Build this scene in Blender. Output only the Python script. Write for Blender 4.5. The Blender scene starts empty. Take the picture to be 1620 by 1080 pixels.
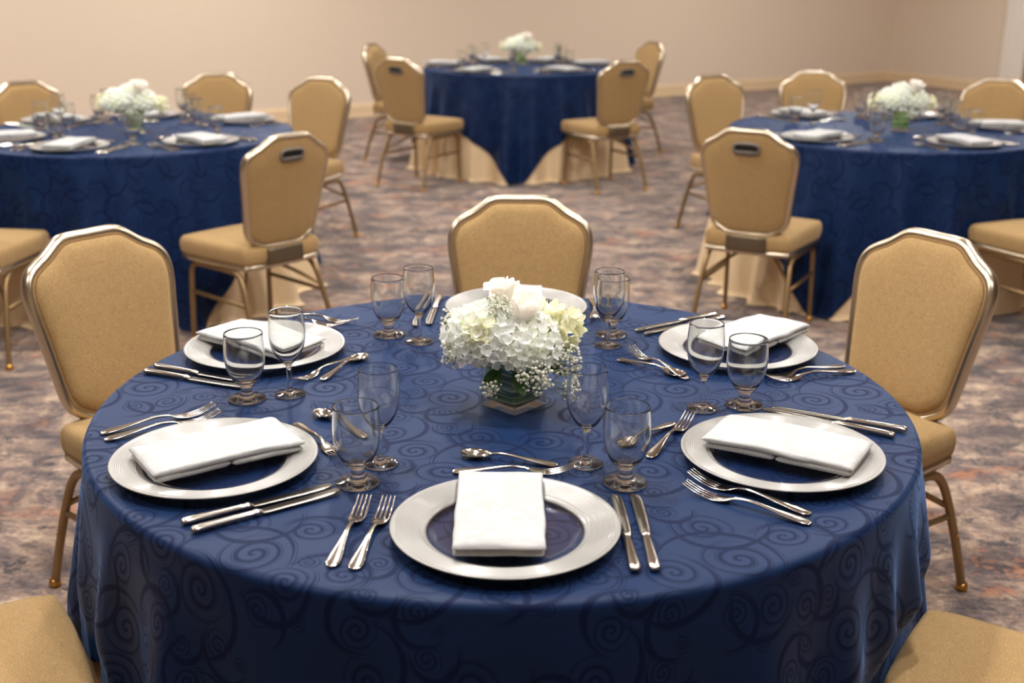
import bpy, math, random
from math import sin, cos, pi, radians, hypot, atan2, sqrt
from mathutils import Vector, Matrix, Quaternion, noise

random.seed(7)
SC = bpy.context.scene
COL = SC.collection

# ------------------------------------------------------------------ camera, light, exposure
HC = 1.548
cd = bpy.data.cameras.new('camera'); cam = bpy.data.objects.new('camera', cd); COL.objects.link(cam)
cam.matrix_world = Matrix.Translation((0, 0, HC)) @ Matrix.Rotation(radians(90 - 17.747), 4, 'X') @ Matrix.Rotation(.00604, 4, 'Z')
cd.sensor_width = 36; cd.lens = 1888.75 / 1620 * 36; cd.clip_start = .05; cd.clip_end = 60
cd.dof.use_dof = True; cd.dof.focus_distance = 2.12; cd.dof.aperture_fstop = 3.6
SC.camera = cam

w = bpy.data.worlds.new('world'); SC.world = w; w.use_nodes = True
w.node_tree.nodes['Background'].inputs[0].default_value = (1, .86, .72, 1)
w.node_tree.nodes['Background'].inputs[1].default_value = .02

SC.view_settings.view_transform = 'Standard'; SC.view_settings.look = 'None'
SC.view_settings.gamma = 1; SC.view_settings.use_curve_mapping = False
SC.view_settings.exposure = -.2
SC.cycles.use_denoising = True
SC.cycles.max_bounces = 10; SC.cycles.transparent_max_bounces = 10
SC.cycles.transmission_bounces = 10; SC.cycles.glossy_bounces = 4; SC.cycles.diffuse_bounces = 4
SC.cycles.sample_clamp_indirect = 6; SC.cycles.blur_glossy = .5

def area(name, loc, size, power, col=(1, .87, .72), shape='DISK', aim=None):
    l = bpy.data.lights.new(name, 'AREA'); l.shape = shape; l.size = size; l.energy = power; l.color = col
    o = bpy.data.objects.new(name, l); COL.objects.link(o); o.location = loc
    if aim: o.rotation_euler = (Vector(aim) - Vector(loc)).to_track_quat('-Z', 'Y').to_euler()
    return o
ZL = 3.25
for i, (x, y, p, s) in enumerate([(-2.7, 3.3, 50, .2), (2.5, 3.7, 46, .2), (-.4, 4.3, 44, .2), (-.6, 2.3, 46, .18), (.7, 2.2, 36, .16), (.5, 1.1, 30, .2), (-2.1, .9, 34, .2), (2.2, .9, 28, .2),
                                  (-3.8, 6.6, 60, .22), (.6, 7.3, 24, .22), (4.1, 7.4, 62, .22), (-1.9, 5.8, 44, .18), (1.9, 6.0, 44, .18), (-.3, 3.3, 22, .16), (-2.6, 5.0, 14, .18), (3.1, 4.8, 18, .18),
                                  (-1.8, 9.8, 84, .3), (3.2, 12.0, 100, .3), (5.6, 12.6, 54, .3), (-4.9, 8.6, 66, .3), (.1, 9.4, 44, .2)]):
    area('ceiling_area_light', (x, y, ZL), s, p, (1, .965, .925))  # unseen ceiling lamps; some added to brighten near seats and table tops

# ------------------------------------------------------------------ material helpers
def lin(r, g, b):
    f = lambda c: (c / 255 / 12.92) if c / 255 <= .04045 else ((c / 255 + .055) / 1.055) ** 2.4
    return (f(r), f(g), f(b), 1)

class NT:
    def __init__(s, m):
        s.t = m.node_tree if hasattr(m, 'node_tree') and not isinstance(m, bpy.types.NodeTree) else m
    def n(s, typ, **kw):
        nd = s.t.nodes.new(typ)
        for k, v in kw.items():
            if k == 'inp':
                for a, b in v.items():
                    if isinstance(b, bpy.types.NodeSocket): s.t.links.new(b, nd.inputs[a])
                    else: nd.inputs[a].default_value = b
            else: setattr(nd, k, v)
        return nd
    def link(s, a, b): s.t.links.new(a, b)
    def math(s, op, a, b=None, c=None, clamp=False):
        nd = s.t.nodes.new('ShaderNodeMath'); nd.operation = op; nd.use_clamp = clamp
        for i, v in enumerate((a, b, c)):
            if v is None: continue
            if isinstance(v, bpy.types.NodeSocket): s.t.links.new(v, nd.inputs[i])
            else: nd.inputs[i].default_value = v
        return nd.outputs[0]
    def ramp(s, fac, stops, interp='LINEAR'):
        nd = s.t.nodes.new('ShaderNodeValToRGB'); cr = nd.color_ramp; cr.interpolation = interp
        while len(cr.elements) < len(stops): cr.elements.new(.5)
        for e, (p, c) in zip(cr.elements, stops):
            e.position = p; e.color = c if len(c) == 4 else (*c, 1)
        s.t.links.new(fac, nd.inputs[0]); return nd.outputs[0]
    def mix(s, fac, a, b, mode='MIX'):
        nd = s.t.nodes.new('ShaderNodeMix'); nd.data_type = 'RGBA'; nd.blend_type = mode
        for i, v in ((0, fac), (6, a), (7, b)):
            if isinstance(v, bpy.types.NodeSocket): s.t.links.new(v, nd.inputs[i])
            else: nd.inputs[i].default_value = v
        return nd.outputs[2]
    def noise(s, vec, scale, detail=4, rough=.5, dist=0):
        nd = s.t.nodes.new('ShaderNodeTexNoise')
        nd.inputs['Scale'].default_value = scale; nd.inputs['Detail'].default_value = detail
        nd.inputs['Roughness'].default_value = rough; nd.inputs['Distortion'].default_value = dist
        if vec is not None: s.t.links.new(vec, nd.inputs['Vector'])
        return nd.outputs[0]

def new_mat(name, **kw):
    m = bpy.data.materials.new(name); m.use_nodes = True
    b = m.node_tree.nodes['Principled BSDF']
    for k, v in kw.items(): b.inputs[k].default_value = v
    return m, NT(m), b

def bump(t, b, h, strength, dist):
    nd = t.n('ShaderNodeBump', inp={'Height': h, 'Strength': strength, 'Distance': dist}); t.link(nd.outputs[0], b.inputs['Normal'])

def coord(t, which='Object'): return t.n('ShaderNodeTexCoord').outputs[which]
def scaled(t, v, s): return t.n('ShaderNodeMapping', inp={'Vector': v, 'Scale': s}).outputs[0]

M = {}
# scroll-patterned damask of the blue cloth
def spiral_group():
    g = bpy.data.node_groups.new('scroll', 'ShaderNodeTree')
    for nm, st in (('Vector', 'NodeSocketVector'), ('Center', 'NodeSocketVector'), ('Radius', 'NodeSocketFloat'), ('Turn', 'NodeSocketFloat'), ('Hand', 'NodeSocketFloat')):
        g.interface.new_socket(nm, in_out='INPUT', socket_type=st)
    g.interface.new_socket('Mask', in_out='OUTPUT', socket_type='NodeSocketFloat')
    t = NT(g); gi = t.n('NodeGroupInput'); go = t.n('NodeGroupOutput')
    sub = t.n('ShaderNodeVectorMath', operation='SUBTRACT', inp={0: gi.outputs['Vector'], 1: gi.outputs['Center']}).outputs[0]
    wr = t.n('ShaderNodeVectorMath', operation='WRAP', inp={0: sub, 1: (TILE / 2,) * 3, 2: (-TILE / 2,) * 3}).outputs[0]
    sp = t.n('ShaderNodeSeparateXYZ', inp={0: wr})
    x, y = sp.outputs[0], sp.outputs[1]
    r = t.math('SQRT', t.math('ADD', t.math('MULTIPLY', x, x), t.math('MULTIPLY', y, y)))
    rho = t.math('DIVIDE', r, gi.outputs['Radius'])
    th = t.math('MULTIPLY', t.math('DIVIDE', t.math('ARCTAN2', y, x), 2 * pi), gi.outputs['Hand'])
    # spiral phase: turns grow towards the middle
    ph = t.math('ADD', t.math('SUBTRACT', t.math('MULTIPLY', t.math('POWER', rho, .8), 2.6), th), gi.outputs['Turn'])
    fr = t.math('FRACT', ph)
    wid = t.math('MULTIPLY', t.math('SUBTRACT', 1.04, t.math('POWER', rho, 3.0)), .36)
    thick = t.math('MULTIPLY', t.math('LESS_THAN', fr, wid), 1)
    d2 = t.math('ABSOLUTE', t.math('SUBTRACT', fr, t.math('ADD', wid, .14)))
    thin = t.math('MULTIPLY', t.math('LESS_THAN', d2, .035), t.math('GREATER_THAN', rho, .35))
    gate = t.math('LESS_THAN', rho, 1.0)
    m = t.math('MULTIPLY', t.math('MAXIMUM', thick, thin), gate)
    t.link(m, go.inputs[0]); return g
def arc_group():
    g = bpy.data.node_groups.new('tendril', 'ShaderNodeTree')
    for nm, st in (('Vector', 'NodeSocketVector'), ('Center', 'NodeSocketVector'), ('Radius', 'NodeSocketFloat'), ('Axis', 'NodeSocketVector'), ('Width', 'NodeSocketFloat')):
        g.interface.new_socket(nm, in_out='INPUT', socket_type=st)
    g.interface.new_socket('Mask', in_out='OUTPUT', socket_type='NodeSocketFloat')
    t = NT(g); gi = t.n('NodeGroupInput'); go = t.n('NodeGroupOutput')
    sub = t.n('ShaderNodeVectorMath', operation='SUBTRACT', inp={0: gi.outputs['Vector'], 1: gi.outputs['Center']}).outputs[0]
    wr = t.n('ShaderNodeVectorMath', operation='WRAP', inp={0: sub, 1: (TILE / 2,) * 3, 2: (-TILE / 2,) * 3}).outputs[0]
    r = t.n('ShaderNodeVectorMath', operation='LENGTH', inp={0: wr}).outputs['Value']
    nrm = t.n('ShaderNodeVectorMath', operation='NORMALIZE', inp={0: wr}).outputs[0]
    dt = t.n('ShaderNodeVectorMath', operation='DOT_PRODUCT', inp={0: nrm, 1: gi.outputs['Axis']}).outputs['Value']
    wid = t.math('MULTIPLY', t.math('ADD', dt, .35), gi.outputs['Width'])
    d = t.math('ABSOLUTE', t.math('SUBTRACT', r, gi.outputs['Radius']))
    a = t.math('LESS_THAN', d, wid)
    d2 = t.math('ABSOLUTE', t.math('SUBTRACT', t.math('SUBTRACT', r, gi.outputs['Radius']), .0052))
    b = t.math('MULTIPLY', t.math('LESS_THAN', d2, .0006), t.math('GREATER_THAN', dt, -.2))
    t.link(t.math('MAXIMUM', a, b), go.inputs[0]); return g
TILE = .34
PACK = [(0.0, 0.062, 0.056), (0.242, 0.015, 0.05), (0.299, 0.157, 0.046), (0.071, 0.132, 0.042), (0.143, 0.177, 0.04), (0.057, 0.327, 0.036), (0.128, 0.006, 0.034), (0.145, 0.249, 0.03), (0.232, 0.275, 0.028), (0.339, 0.302, 0.025), (0.243, 0.203, 0.024), (0.172, 0.044, 0.022), (0.162, 0.301, 0.02), (0.08, 0.038, 0.018), (0.063, 0.273, 0.016), (0.264, 0.244, 0.015), (0.195, 0.10, .04)]
def cloth_mat():
    m, t, b = new_mat('blue_damask', Roughness=.5)
    uv = t.n('ShaderNodeUVMap', uv_map='weave').outputs[0]
    wv = t.n('ShaderNodeTexNoise', inp={'Vector': uv, 'Scale': 4.2, 'Detail': 1}).outputs[1]
    off = t.n('ShaderNodeVectorMath', operation='MULTIPLY_ADD', inp={0: wv, 1: (.045, .045, 0), 2: (-.0225, -.0225, 0)}).outputs[0]
    v = t.n('ShaderNodeVectorMath', operation='ADD', inp={0: uv, 1: off}).outputs[0]
    v = t.n('ShaderNodeVectorMath', operation='MULTIPLY', inp={0: v, 1: (1, 1, 0)}).outputs[0]
    gs, ga = spiral_group(), arc_group()
    acc = None; rnd = random.Random(3)
    for i, (x, y, r) in enumerate(PACK):
        hand = 1 if i % 2 else -1
        nd = t.n('ShaderNodeGroup', node_tree=gs, inp={'Vector': v, 'Center': (x, y, 0), 'Radius': r, 'Turn': rnd.random() + 5, 'Hand': hand})
        acc = nd.outputs[0] if acc is None else t.math('MAXIMUM', acc, nd.outputs[0])
        if r > .019:
            an = rnd.random() * 2 * pi; RA = r * 1.55
            c = (x + cos(an) * (RA - r * 1.02), y + sin(an) * (RA - r * 1.02), 0)
            ax = an + hand * 1.9
            nd = t.n('ShaderNodeGroup', node_tree=ga, inp={'Vector': v, 'Center': c, 'Radius': RA, 'Axis': (cos(ax), sin(ax), 0), 'Width': .0033})
            acc = t.math('MAXIMUM', acc, nd.outputs[0])
    weave = t.noise(uv, 900, 2)
    c1 = t.mix(weave, lin(11, 34, 69), lin(13, 38, 78))
    col = t.mix(t.math('MULTIPLY', acc, .95), c1, lin(9, 23, 56))
    t.link(col, b.inputs['Base Color'])
    t.link(t.math('MULTIPLY_ADD', acc, .12, .48), b.inputs['Roughness'])
    t.link(t.math('MULTIPLY_ADD', acc, -.06, .16), b.inputs['Specular IOR Level'])
    t.link(t.math('MULTIPLY_ADD', acc, -.13, .33), b.inputs['Sheen Weight'])
    b.inputs['Sheen Weight'].default_value = .3; b.inputs['Sheen Roughness'].default_value = .35
    b.inputs['Sheen Tint'].default_value = (.20, .42, .92, 1)
    bump(t, b, weave, .15, .0004)
    return m
M['cloth'] = cloth_mat()

def fabric_mat(name, c1, c2, c3, sc=1.0):
    m, t, b = new_mat(name, Roughness=.85)
    v = coord(t)
    fine = t.noise(scaled(t, v, (1, 1, 1)), 520 * sc, 3, .7)
    mid = t.noise(v, 60 * sc, 4, .65)
    col = t.ramp(fine, [(.30, c1), (.5, c2), (.70, c3)])
    col = t.mix(t.math('MULTIPLY', mid, .45), col, c1)
    t.link(col, b.inputs['Base Color'])
    b.inputs['Sheen Weight'].default_value = .35; b.inputs['Sheen Tint'].default_value = (1, .8, .5, 1); b.inputs['Sheen Roughness'].default_value = .5
    b.inputs['Specular IOR Level'].default_value = .25
    bump(t, b, fine, .5, .0012)
    return m
M['fabric'] = fabric_mat('gold_upholstery', lin(124, 97, 61), lin(169, 137, 91), lin(205, 173, 122))
M['piping'] = new_mat('piping_cord', **{'Base Color': lin(118, 82, 44), 'Roughness': .7})[0]
M['liner'] = new_mat('beige_liner', **{'Base Color': lin(222, 196, 158), 'Roughness': .8})[0]

def metal_mat(name, col, rough, sc=40, metallic=1.0, amt=.02):
    m, t, b = new_mat(name, Metallic=metallic)
    b.inputs['Base Color'].default_value = col
    nz = t.noise(coord(t), sc, 3)
    t.link(t.math('MULTIPLY_ADD', nz, amt, rough - amt / 2), b.inputs['Roughness'])
    return m
M['frame'] = metal_mat('champagne_metal', lin(206, 193, 170), .28, 60)
M['leg'] = metal_mat('bronze_metal', lin(150, 124, 88), .42, 60, .85)
M['glide'] = metal_mat('brass_glide', lin(200, 150, 80), .3)
M['steel'] = metal_mat('polished_steel', lin(196, 190, 182), .15, 90, 1.0, .015)
M['blade'] = metal_mat('brushed_blade', lin(132, 126, 118), .26, 120, 1.0, .03)  # base darkened to mimic the dim ceiling mirrored by flat blades
M['charger'] = None
def charger_mat():
    m, t, b = new_mat('pearl_silver_rim', Roughness=.36, Metallic=.2)
    b.inputs['Base Color'].default_value = lin(152, 150, 146)
    b.inputs['Coat Weight'].default_value = .4; b.inputs['Coat Roughness'].default_value = .12
    return m
M['charger'] = charger_mat()
def glass_mat(name, col=(1, 1, 1, 1), rough=0.0, ior=1.5):
    m, t, b = new_mat(name, Roughness=rough, IOR=ior)
    b.inputs['Base Color'].default_value = col; b.inputs['Transmission Weight'].default_value = 1
    return m
def thin_glass(name, col, lo, hi, ior=1.5, haze=.0):
    # thin-walled glass: light passes straight through face-on, refracts and mirrors towards the edges
    m = bpy.data.materials.new(name); m.use_nodes = True; t = NT(m); m.node_tree.nodes.remove(m.node_tree.nodes['Principled BSDF'])
    g = t.n('ShaderNodeBsdfGlass', inp={'Color': col, 'Roughness': .0, 'IOR': ior})
    tr = t.n('ShaderNodeBsdfTransparent', inp={'Color': col})
    lw = t.n('ShaderNodeLayerWeight', inp={'Blend': .45}).outputs['Facing']
    fac = t.math('MULTIPLY_ADD', t.math('POWER', lw, 1.5), hi - lo, lo)
    mx = t.n('ShaderNodeMixShader', inp={0: fac, 1: tr.outputs[0], 2: g.outputs[0]})
    out = mx.outputs[0]
    if haze:  # white diffuse mixed in as dust haze, lifting the dark glass feet
        d = t.n('ShaderNodeBsdfDiffuse', inp={'Color': (1, .98, .95, 1)})
        out = t.n('ShaderNodeMixShader', inp={0: haze, 1: out, 2: d.outputs[0]}).outputs[0]
    t.link(out, m.node_tree.nodes['Material Output'].inputs[0]); return m
M['glass'] = thin_glass('clear_glass', (.99, .995, .99, 1), 1, 1, 1.48, .006)
M['well'] = thin_glass('smoky_glass', (.95, .95, .98, 1), .08, .45, 1.3)
M['vase'] = thin_glass('vase_glass', (.98, .99, .98, 1), .45, 1, 1.48, .01)
def napkin_mat():
    m, t, b = new_mat('white_damask', Roughness=.75)
    v = coord(t)
    big = t.noise(v, 26, 2, .5, 1.6)
    pat = t.ramp(big, [(.47, (0, 0, 0, 1)), (.50, (1, 1, 1, 1))])
    t.link(t.mix(pat, lin(176, 176, 175), lin(184, 184, 183)), b.inputs['Base Color'])
    b.inputs['Sheen Weight'].default_value = .1
    w_ = t.noise(v, 700, 2)
    wr = t.noise(v, 38, 3)
    bump(t, b, t.math('ADD', t.math('MULTIPLY', w_, .15), wr), .35, .003)
    return m
M['napkin'] = napkin_mat()
def carpet_mat():
    m, t, b = new_mat('distressed_carpet', Roughness=.95)
    v = coord(t)
    s1 = scaled(t, v, (1, 1.25, 1))
    wrp = t.n('ShaderNodeTexNoise', inp={'Vector': s1, 'Scale': 2.6, 'Detail': 4})
    sv = t.n('ShaderNodeVectorMath', operation='MULTIPLY_ADD', inp={0: wrp.outputs[1], 1: (.35, .25, 0), 2: s1}).outputs[0]
    base = t.math('ADD', t.noise(sv, 5.0, 10, .80), t.math('MULTIPLY_ADD', t.noise(s1, 70, 3, .8), .14, -.07))
    col = t.ramp(base, [(.36, lin(62, 56, 59)), (.46, lin(104, 90, 88)), (.53, lin(146, 124, 110)), (.62, lin(194, 170, 146))])
    rust = t.noise(t.n('ShaderNodeVectorMath', operation='ADD', inp={0: sv, 1: (7, 3, 0)}).outputs[0], 3.0, 10, .80)
    rust = t.math('ADD', rust, t.math('MULTIPLY_ADD', t.noise(s1, 40, 3, .8), .16, -.08))
    rf = t.ramp(rust, [(.55, (0, 0, 0, 1)), (.58, (1, 1, 1, 1))])
    reg = t.noise(t.n('ShaderNodeVectorMath', operation='ADD', inp={0: v, 1: (2.2, 9, 0)}).outputs[0], .45, 2)
    rf = t.math('MULTIPLY', rf, t.ramp(reg, [(.35, (.2, .2, .2, 1)), (.6, (1, 1, 1, 1))]))
    col = t.mix(t.math('MULTIPLY', rf, .7), col, lin(188, 116, 72))
    dk = t.noise(t.n('ShaderNodeVectorMath', operation='ADD', inp={0: sv, 1: (1, 13, 0)}).outputs[0], 5.6, 11, .84)
    sp = t.math('MULTIPLY_ADD', t.noise(s1, 55, 3, .8), .16, -.08)
    dk = t.math('ADD', dk, sp)
    df = t.ramp(dk, [(.54, (0, 0, 0, 1)), (.56, (1, 1, 1, 1))])
    col = t.mix(t.math('MULTIPLY', df, .88), col, lin(54, 54, 60))
    fib = t.noise(v, 420, 2, .8)
    col = t.mix(.35, col, t.mix(fib, (0.05, .05, .05, 1), (1, 1, 1, 1)), 'OVERLAY')
    t.link(col, b.inputs['Base Color']); b.inputs['Specular IOR Level'].default_value = .1
    b.inputs['Sheen Weight'].default_value = .2
    bump(t, b, fib, .6, .004)
    return m
M['carpet'] = carpet_mat()
def wall_mat():
    m, t, b = new_mat('wall_covering', Roughness=.8)
    v = coord(t)
    n1 = t.noise(scaled(t, v, (1, 1, 6)), 30, 4, .7)
    n2 = t.noise(v, .5, 2)
    c = t.mix(n2, lin(228, 208, 190), lin(226, 212, 190))
    c = t.mix(t.math('MULTIPLY', n1, .18), c, lin(186, 162, 140))
    t.link(c, b.inputs['Base Color']); bump(t, b, n1, .2, .002)
    return m
M['wall'] = wall_mat()
M['base'] = new_mat('baseboard_paint', **{'Base Color': lin(226, 200, 162), 'Roughness': .5})[0]
M['white_paint'] = new_mat('white_trim_paint', **{'Base Color': lin(236, 228, 218), 'Roughness': .4})[0]
M['door_wood'] = new_mat('door_wood', **{'Base Color': lin(150, 112, 76), 'Roughness': .5})[0]
M['ceiling'] = new_mat('ceiling_paint', **{'Base Color': lin(224, 212, 196), 'Roughness': .9})[0]
M['plastic'] = new_mat('grey_plastic', **{'Base Color': lin(112, 104, 96), 'Roughness': .45})[0]
M['grip_shade'] = new_mat('painted_grip_shade', **{'Base Color': lin(28, 24, 22), 'Roughness': .8})[0]  # flat dark colour painting the shade inside the hand grip
M['bracket'] = new_mat('dark_bracket', **{'Base Color': lin(104, 90, 72), 'Roughness': .4, 'Metallic': .6})[0]
M['wood'] = new_mat('plywood', **{'Base Color': lin(150, 120, 84), 'Roughness': .7})[0]
def petal_mat(name, a, b_, rnd=True):
    m, t, b = new_mat(name, Roughness=.6)
    f = t.n('ShaderNodeObjectInfo').outputs['Random'] if rnd else t.noise(coord(t), 25, 2)
    t.link(t.mix(f, a, b_), b.inputs['Base Color'])
    b.inputs['Subsurface Weight'].default_value = .0
    b.inputs['Sheen Weight'].default_value = .15
    # thin petals let some light through
    tr = t.n('ShaderNodeBsdfTranslucent', inp={'Color': t.mix(f, a, b_)})
    mx = t.n('ShaderNodeMixShader', inp={0: .42, 1: b.outputs[0], 2: tr.outputs[0]})
    t.link(mx.outputs[0], t.t.nodes['Material Output'].inputs[0])
    return m
M['hyd'] = petal_mat('hydrangea_petal', lin(252, 252, 252), lin(246, 248, 240))
M['rose'] = petal_mat('rose_petal', lin(253, 249, 243), lin(250, 244, 234))
M['stock'] = petal_mat('stock_petal', lin(251, 249, 228), lin(244, 243, 206))
M['breath'] = petal_mat('breath_blossom', lin(250, 249, 240), lin(246, 244, 232), False)
M['stem'] = new_mat('green_stem', **{'Base Color': lin(108, 128, 66), 'Roughness': .6})[0]
M['floret_eye'] = new_mat('floret_core', **{'Base Color': lin(214, 222, 186), 'Roughness': .7})[0]
def leaf_mat(name, stripes):
    m, t, b = new_mat(name, Roughness=.4)
    v = coord(t)
    if stripes:
        n_ = t.noise(scaled(t, v, (4, 4, 190)), 1.0, 2, .6)
        c = t.ramp(n_, [(.40, lin(34, 80, 22)), (.49, lin(52, 104, 30)), (.53, lin(120, 166, 72)), (.58, lin(214, 230, 160))])
    else:
        c = t.mix(t.noise(v, 60, 3), lin(30, 66, 28), lin(78, 116, 50))
    t.link(c, b.inputs['Base Color'])
    return m
M['lining'] = leaf_mat('leaf_lining', True); M['leaf'] = leaf_mat('leaf_green', False)

# ------------------------------------------------------------------ geometry helpers
def mesh_data(name, V, F, mat, smooth=True, uv=None):
    me = bpy.data.meshes.new(name); me.from_pydata([tuple(v) for v in V], [], F); me.validate(clean_customdata=False)
    if smooth: me.polygons.foreach_set('use_smooth', [True] * len(me.polygons))
    if uv is not None:
        l = me.uv_layers.new(name='weave'); vi = [0] * len(me.loops); me.loops.foreach_get('vertex_index', vi)
        flat = []
        for i in vi: flat += uv[i]
        l.data.foreach_set('uv', flat)
    me.materials.append(mat); me.update(); return me
def obj(name, me, parent=None, loc=(0, 0, 0), rot=(0, 0, 0)):
    o = bpy.data.objects.new(name, me); COL.objects.link(o); o.location = loc; o.rotation_euler = rot
    if parent is not None: o.parent = parent
    return o
def part(name, VF, mat, parent, smooth=True, **kw):
    return obj(name, mesh_data(name, VF[0], VF[1], mat, smooth), parent, **kw)
def tag(o, label=None, cat=None, group=None, kind=None):
    for k, v in (('label', label), ('category', cat), ('group', group), ('kind', kind)):
        if v: o[k] = v
    return o
def empty(name, label, cat, group=None, loc=(0, 0, 0), rz=0):
    o = bpy.data.objects.new(name, None); COL.objects.link(o); o.location = loc; o.rotation_euler = (0, 0, rz)
    o.empty_display_size = .05
    return tag(o, label, cat, group)
def clone(src, loc, rz, label=None, group=None, rx=0, ry=0):
    r = src.copy(); COL.objects.link(r); r.location = loc; r.rotation_euler = (rx, ry, rz)
    if label: r['label'] = label
    if group: r['group'] = group
    elif 'group' in r: del r['group']
    for ch in list(src.children):
        c = ch.copy(); COL.objects.link(c); c.parent = r
        for g_ in list(ch.children):
            d = g_.copy(); COL.objects.link(d); d.parent = c
    return r
def join(*vfs):
    V, F = [], []
    for v, f in vfs:
        n = len(V); V += list(v); F += [tuple(i + n for i in q) for q in f]
    return V, F
def xf(vf, m):
    return [m @ Vector(v) for v in vf[0]], vf[1]
def box(x0, x1, y0, y1, z0, z1):
    V = [(x, y, z) for z in (z0, z1) for y in (y0, y1) for x in (x0, x1)]
    return V, [(0, 2, 3, 1), (4, 5, 7, 6), (0, 1, 5, 4), (2, 6, 7, 3), (0, 4, 6, 2), (1, 3, 7, 5)]
def lathe(prof, n=40, closed=False):
    V, F = [], []; k = len(prof)
    for i in range(n):
        a = 2 * pi * i / n
        for r, z in prof: V.append((r * cos(a), r * sin(a), z))
    for i in range(n):
        j = (i + 1) % n
        for q in range(k if closed else k - 1):
            q2 = (q + 1) % k
            a, b_, c, d = i * k + q, j * k + q, j * k + q2, i * k + q2
            r1, r2 = prof[q][0], prof[q2][0]
            if r1 < 1e-6 and r2 < 1e-6: continue
            if r1 < 1e-6: F.append((a, c, d))
            elif r2 < 1e-6: F.append((a, b_, d))
            else: F.append((a, b_, c, d))
    return V, F
def cat(pts, n=6, closed=False):
    P = [Vector(p) for p in pts]; out = []; N = len(P)
    rng = N if closed else N - 1
    for i in range(rng):
        if closed: a, b_, c, d = P[(i - 1) % N], P[i], P[(i + 1) % N], P[(i + 2) % N]
        else: a, b_, c, d = P[max(i - 1, 0)], P[i], P[i + 1], P[min(i + 2, N - 1)]
        for k in range(n):
            t = k / n
            out.append(.5 * ((2 * b_) + (c - a) * t + (2 * a - 5 * b_ + 4 * c - d) * t * t + (3 * b_ - a - 3 * c + d) * t ** 3))
    if not closed: out.append(P[-1])
    return out
def sweep(path, ra, rb, up, n=8, closed=False, cap=True, sec=None):
    """elliptic tube: ra across (side), rb along 'up' reference"""
    V, F = [], []; N = len(path)
    for i, p in enumerate(path):
        if closed: tg = path[(i + 1) % N] - path[i - 1]
        else: tg = path[min(i + 1, N - 1)] - path[max(i - 1, 0)]
        tg = tg.normalized(); u = Vector(up(i) if callable(up) else up)
        s = tg.cross(u)
        if s.length < 1e-6: s = Vector((1, 0, 0))
        s.normalize(); u2 = s.cross(tg).normalized()
        A = ra(i / (N - 1)) if callable(ra) else ra; B = rb(i / (N - 1)) if callable(rb) else rb
        for k in range(n):
            t = 2 * pi * (k + .5) / n
            if sec == 'rect':
                cx_, cy_ = cos(t), sin(t); e = .35
                cx_ = math.copysign(abs(cx_) ** e, cx_); cy_ = math.copysign(abs(cy_) ** e, cy_)
            else: cx_, cy_ = cos(t), sin(t)
            V.append(p + s * (A * cx_) + u2 * (B * cy_))
    for i in range(N if closed else N - 1):
        j = (i + 1) % N
        for k in range(n):
            k2 = (k + 1) % n
            F.append((i * n + k, i * n + k2, j * n + k2, j * n + k))
    if cap and not closed:
        F.append(tuple(range(n - 1, -1, -1))); F.append(tuple(range((N - 1) * n, N * n)))
    return V, F
def icosphere(r, c=(0, 0, 0)):
    t = (1 + 5 ** .5) / 2; V = [(-1, t, 0), (1, t, 0), (-1, -t, 0), (1, -t, 0), (0, -1, t), (0, 1, t), (0, -1, -t), (0, 1, -t), (t, 0, -1), (t, 0, 1), (-t, 0, -1), (-t, 0, 1)]
    F = [(0, 11, 5), (0, 5, 1), (0, 1, 7), (0, 7, 10), (0, 10, 11), (1, 5, 9), (5, 11, 4), (11, 10, 2), (10, 7, 6), (7, 1, 8), (3, 9, 4), (3, 4, 2), (3, 2, 6), (3, 6, 8), (3, 8, 9), (4, 9, 5), (2, 4, 11), (6, 2, 10), (8, 6, 7), (9, 8, 1)]
    s = r / sqrt(1 + t * t)
    return [(c[0] + v[0] * s, c[1] + v[1] * s, c[2] + v[2] * s) for v in V], F
def rings(outline, levels, capb=True, capt=True):
    """stack of scaled outlines; levels: (scale_x, scale_y, z | func)"""
    n = len(outline); V, F = [], []
    for s, z in levels:
        for (x, y) in outline: V.append((x * s, y * s, z(x * s, y * s) if callable(z) else z))
    for l in range(len(levels) - 1):
        for k in range(n):
            k2 = (k + 1) % n
            F.append((l * n + k, l * n + k2, (l + 1) * n + k2, (l + 1) * n + k))
    for cap_, l, rev in ((capb, 0, True), (capt, len(levels) - 1, False)):
        if cap_:
            z = levels[l][1]; V.append((0, 0, z(0, 0) if callable(z) else z)); c = len(V) - 1
            for k in range(n):
                k2 = (k + 1) % n; a, b_ = l * n + k, l * n + k2
                F.append((c, b_, a) if rev else (c, a, b_))
    return V, F

# ------------------------------------------------------------------ room
ANG = radians(32.5)
CORNER = Vector((5.1, 16.6, 0)); DW = Vector((-cos(ANG), -sin(ANG), 0)); DR = Vector((.46, -.888, 0)).normalized()
BL = CORNER + DW * 18; RN = CORNER + DR * 22.2; H = 3.4
def poly_slab(name, pts, z0, z1, mat):
    n = len(pts); V = [(p[0], p[1], z0) for p in pts] + [(p[0], p[1], z1) for p in pts]
    F = [tuple(range(n - 1, -1, -1)), tuple(range(n, 2 * n))] + [(i, (i + 1) % n, n + (i + 1) % n, n + i) for i in range(n)]
    o = obj(name, mesh_data(name, V, F, mat, False)); o['kind'] = 'structure'; return o
FL = [(BL.x, BL.y), (BL.x, -3), (RN.x, -3), (RN.x, RN.y), (CORNER.x, CORNER.y)]
poly_slab('floor', FL, -.1, 0, M['carpet'])
poly_slab('ceiling', FL, H, H + .1, M['ceiling'])
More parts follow.
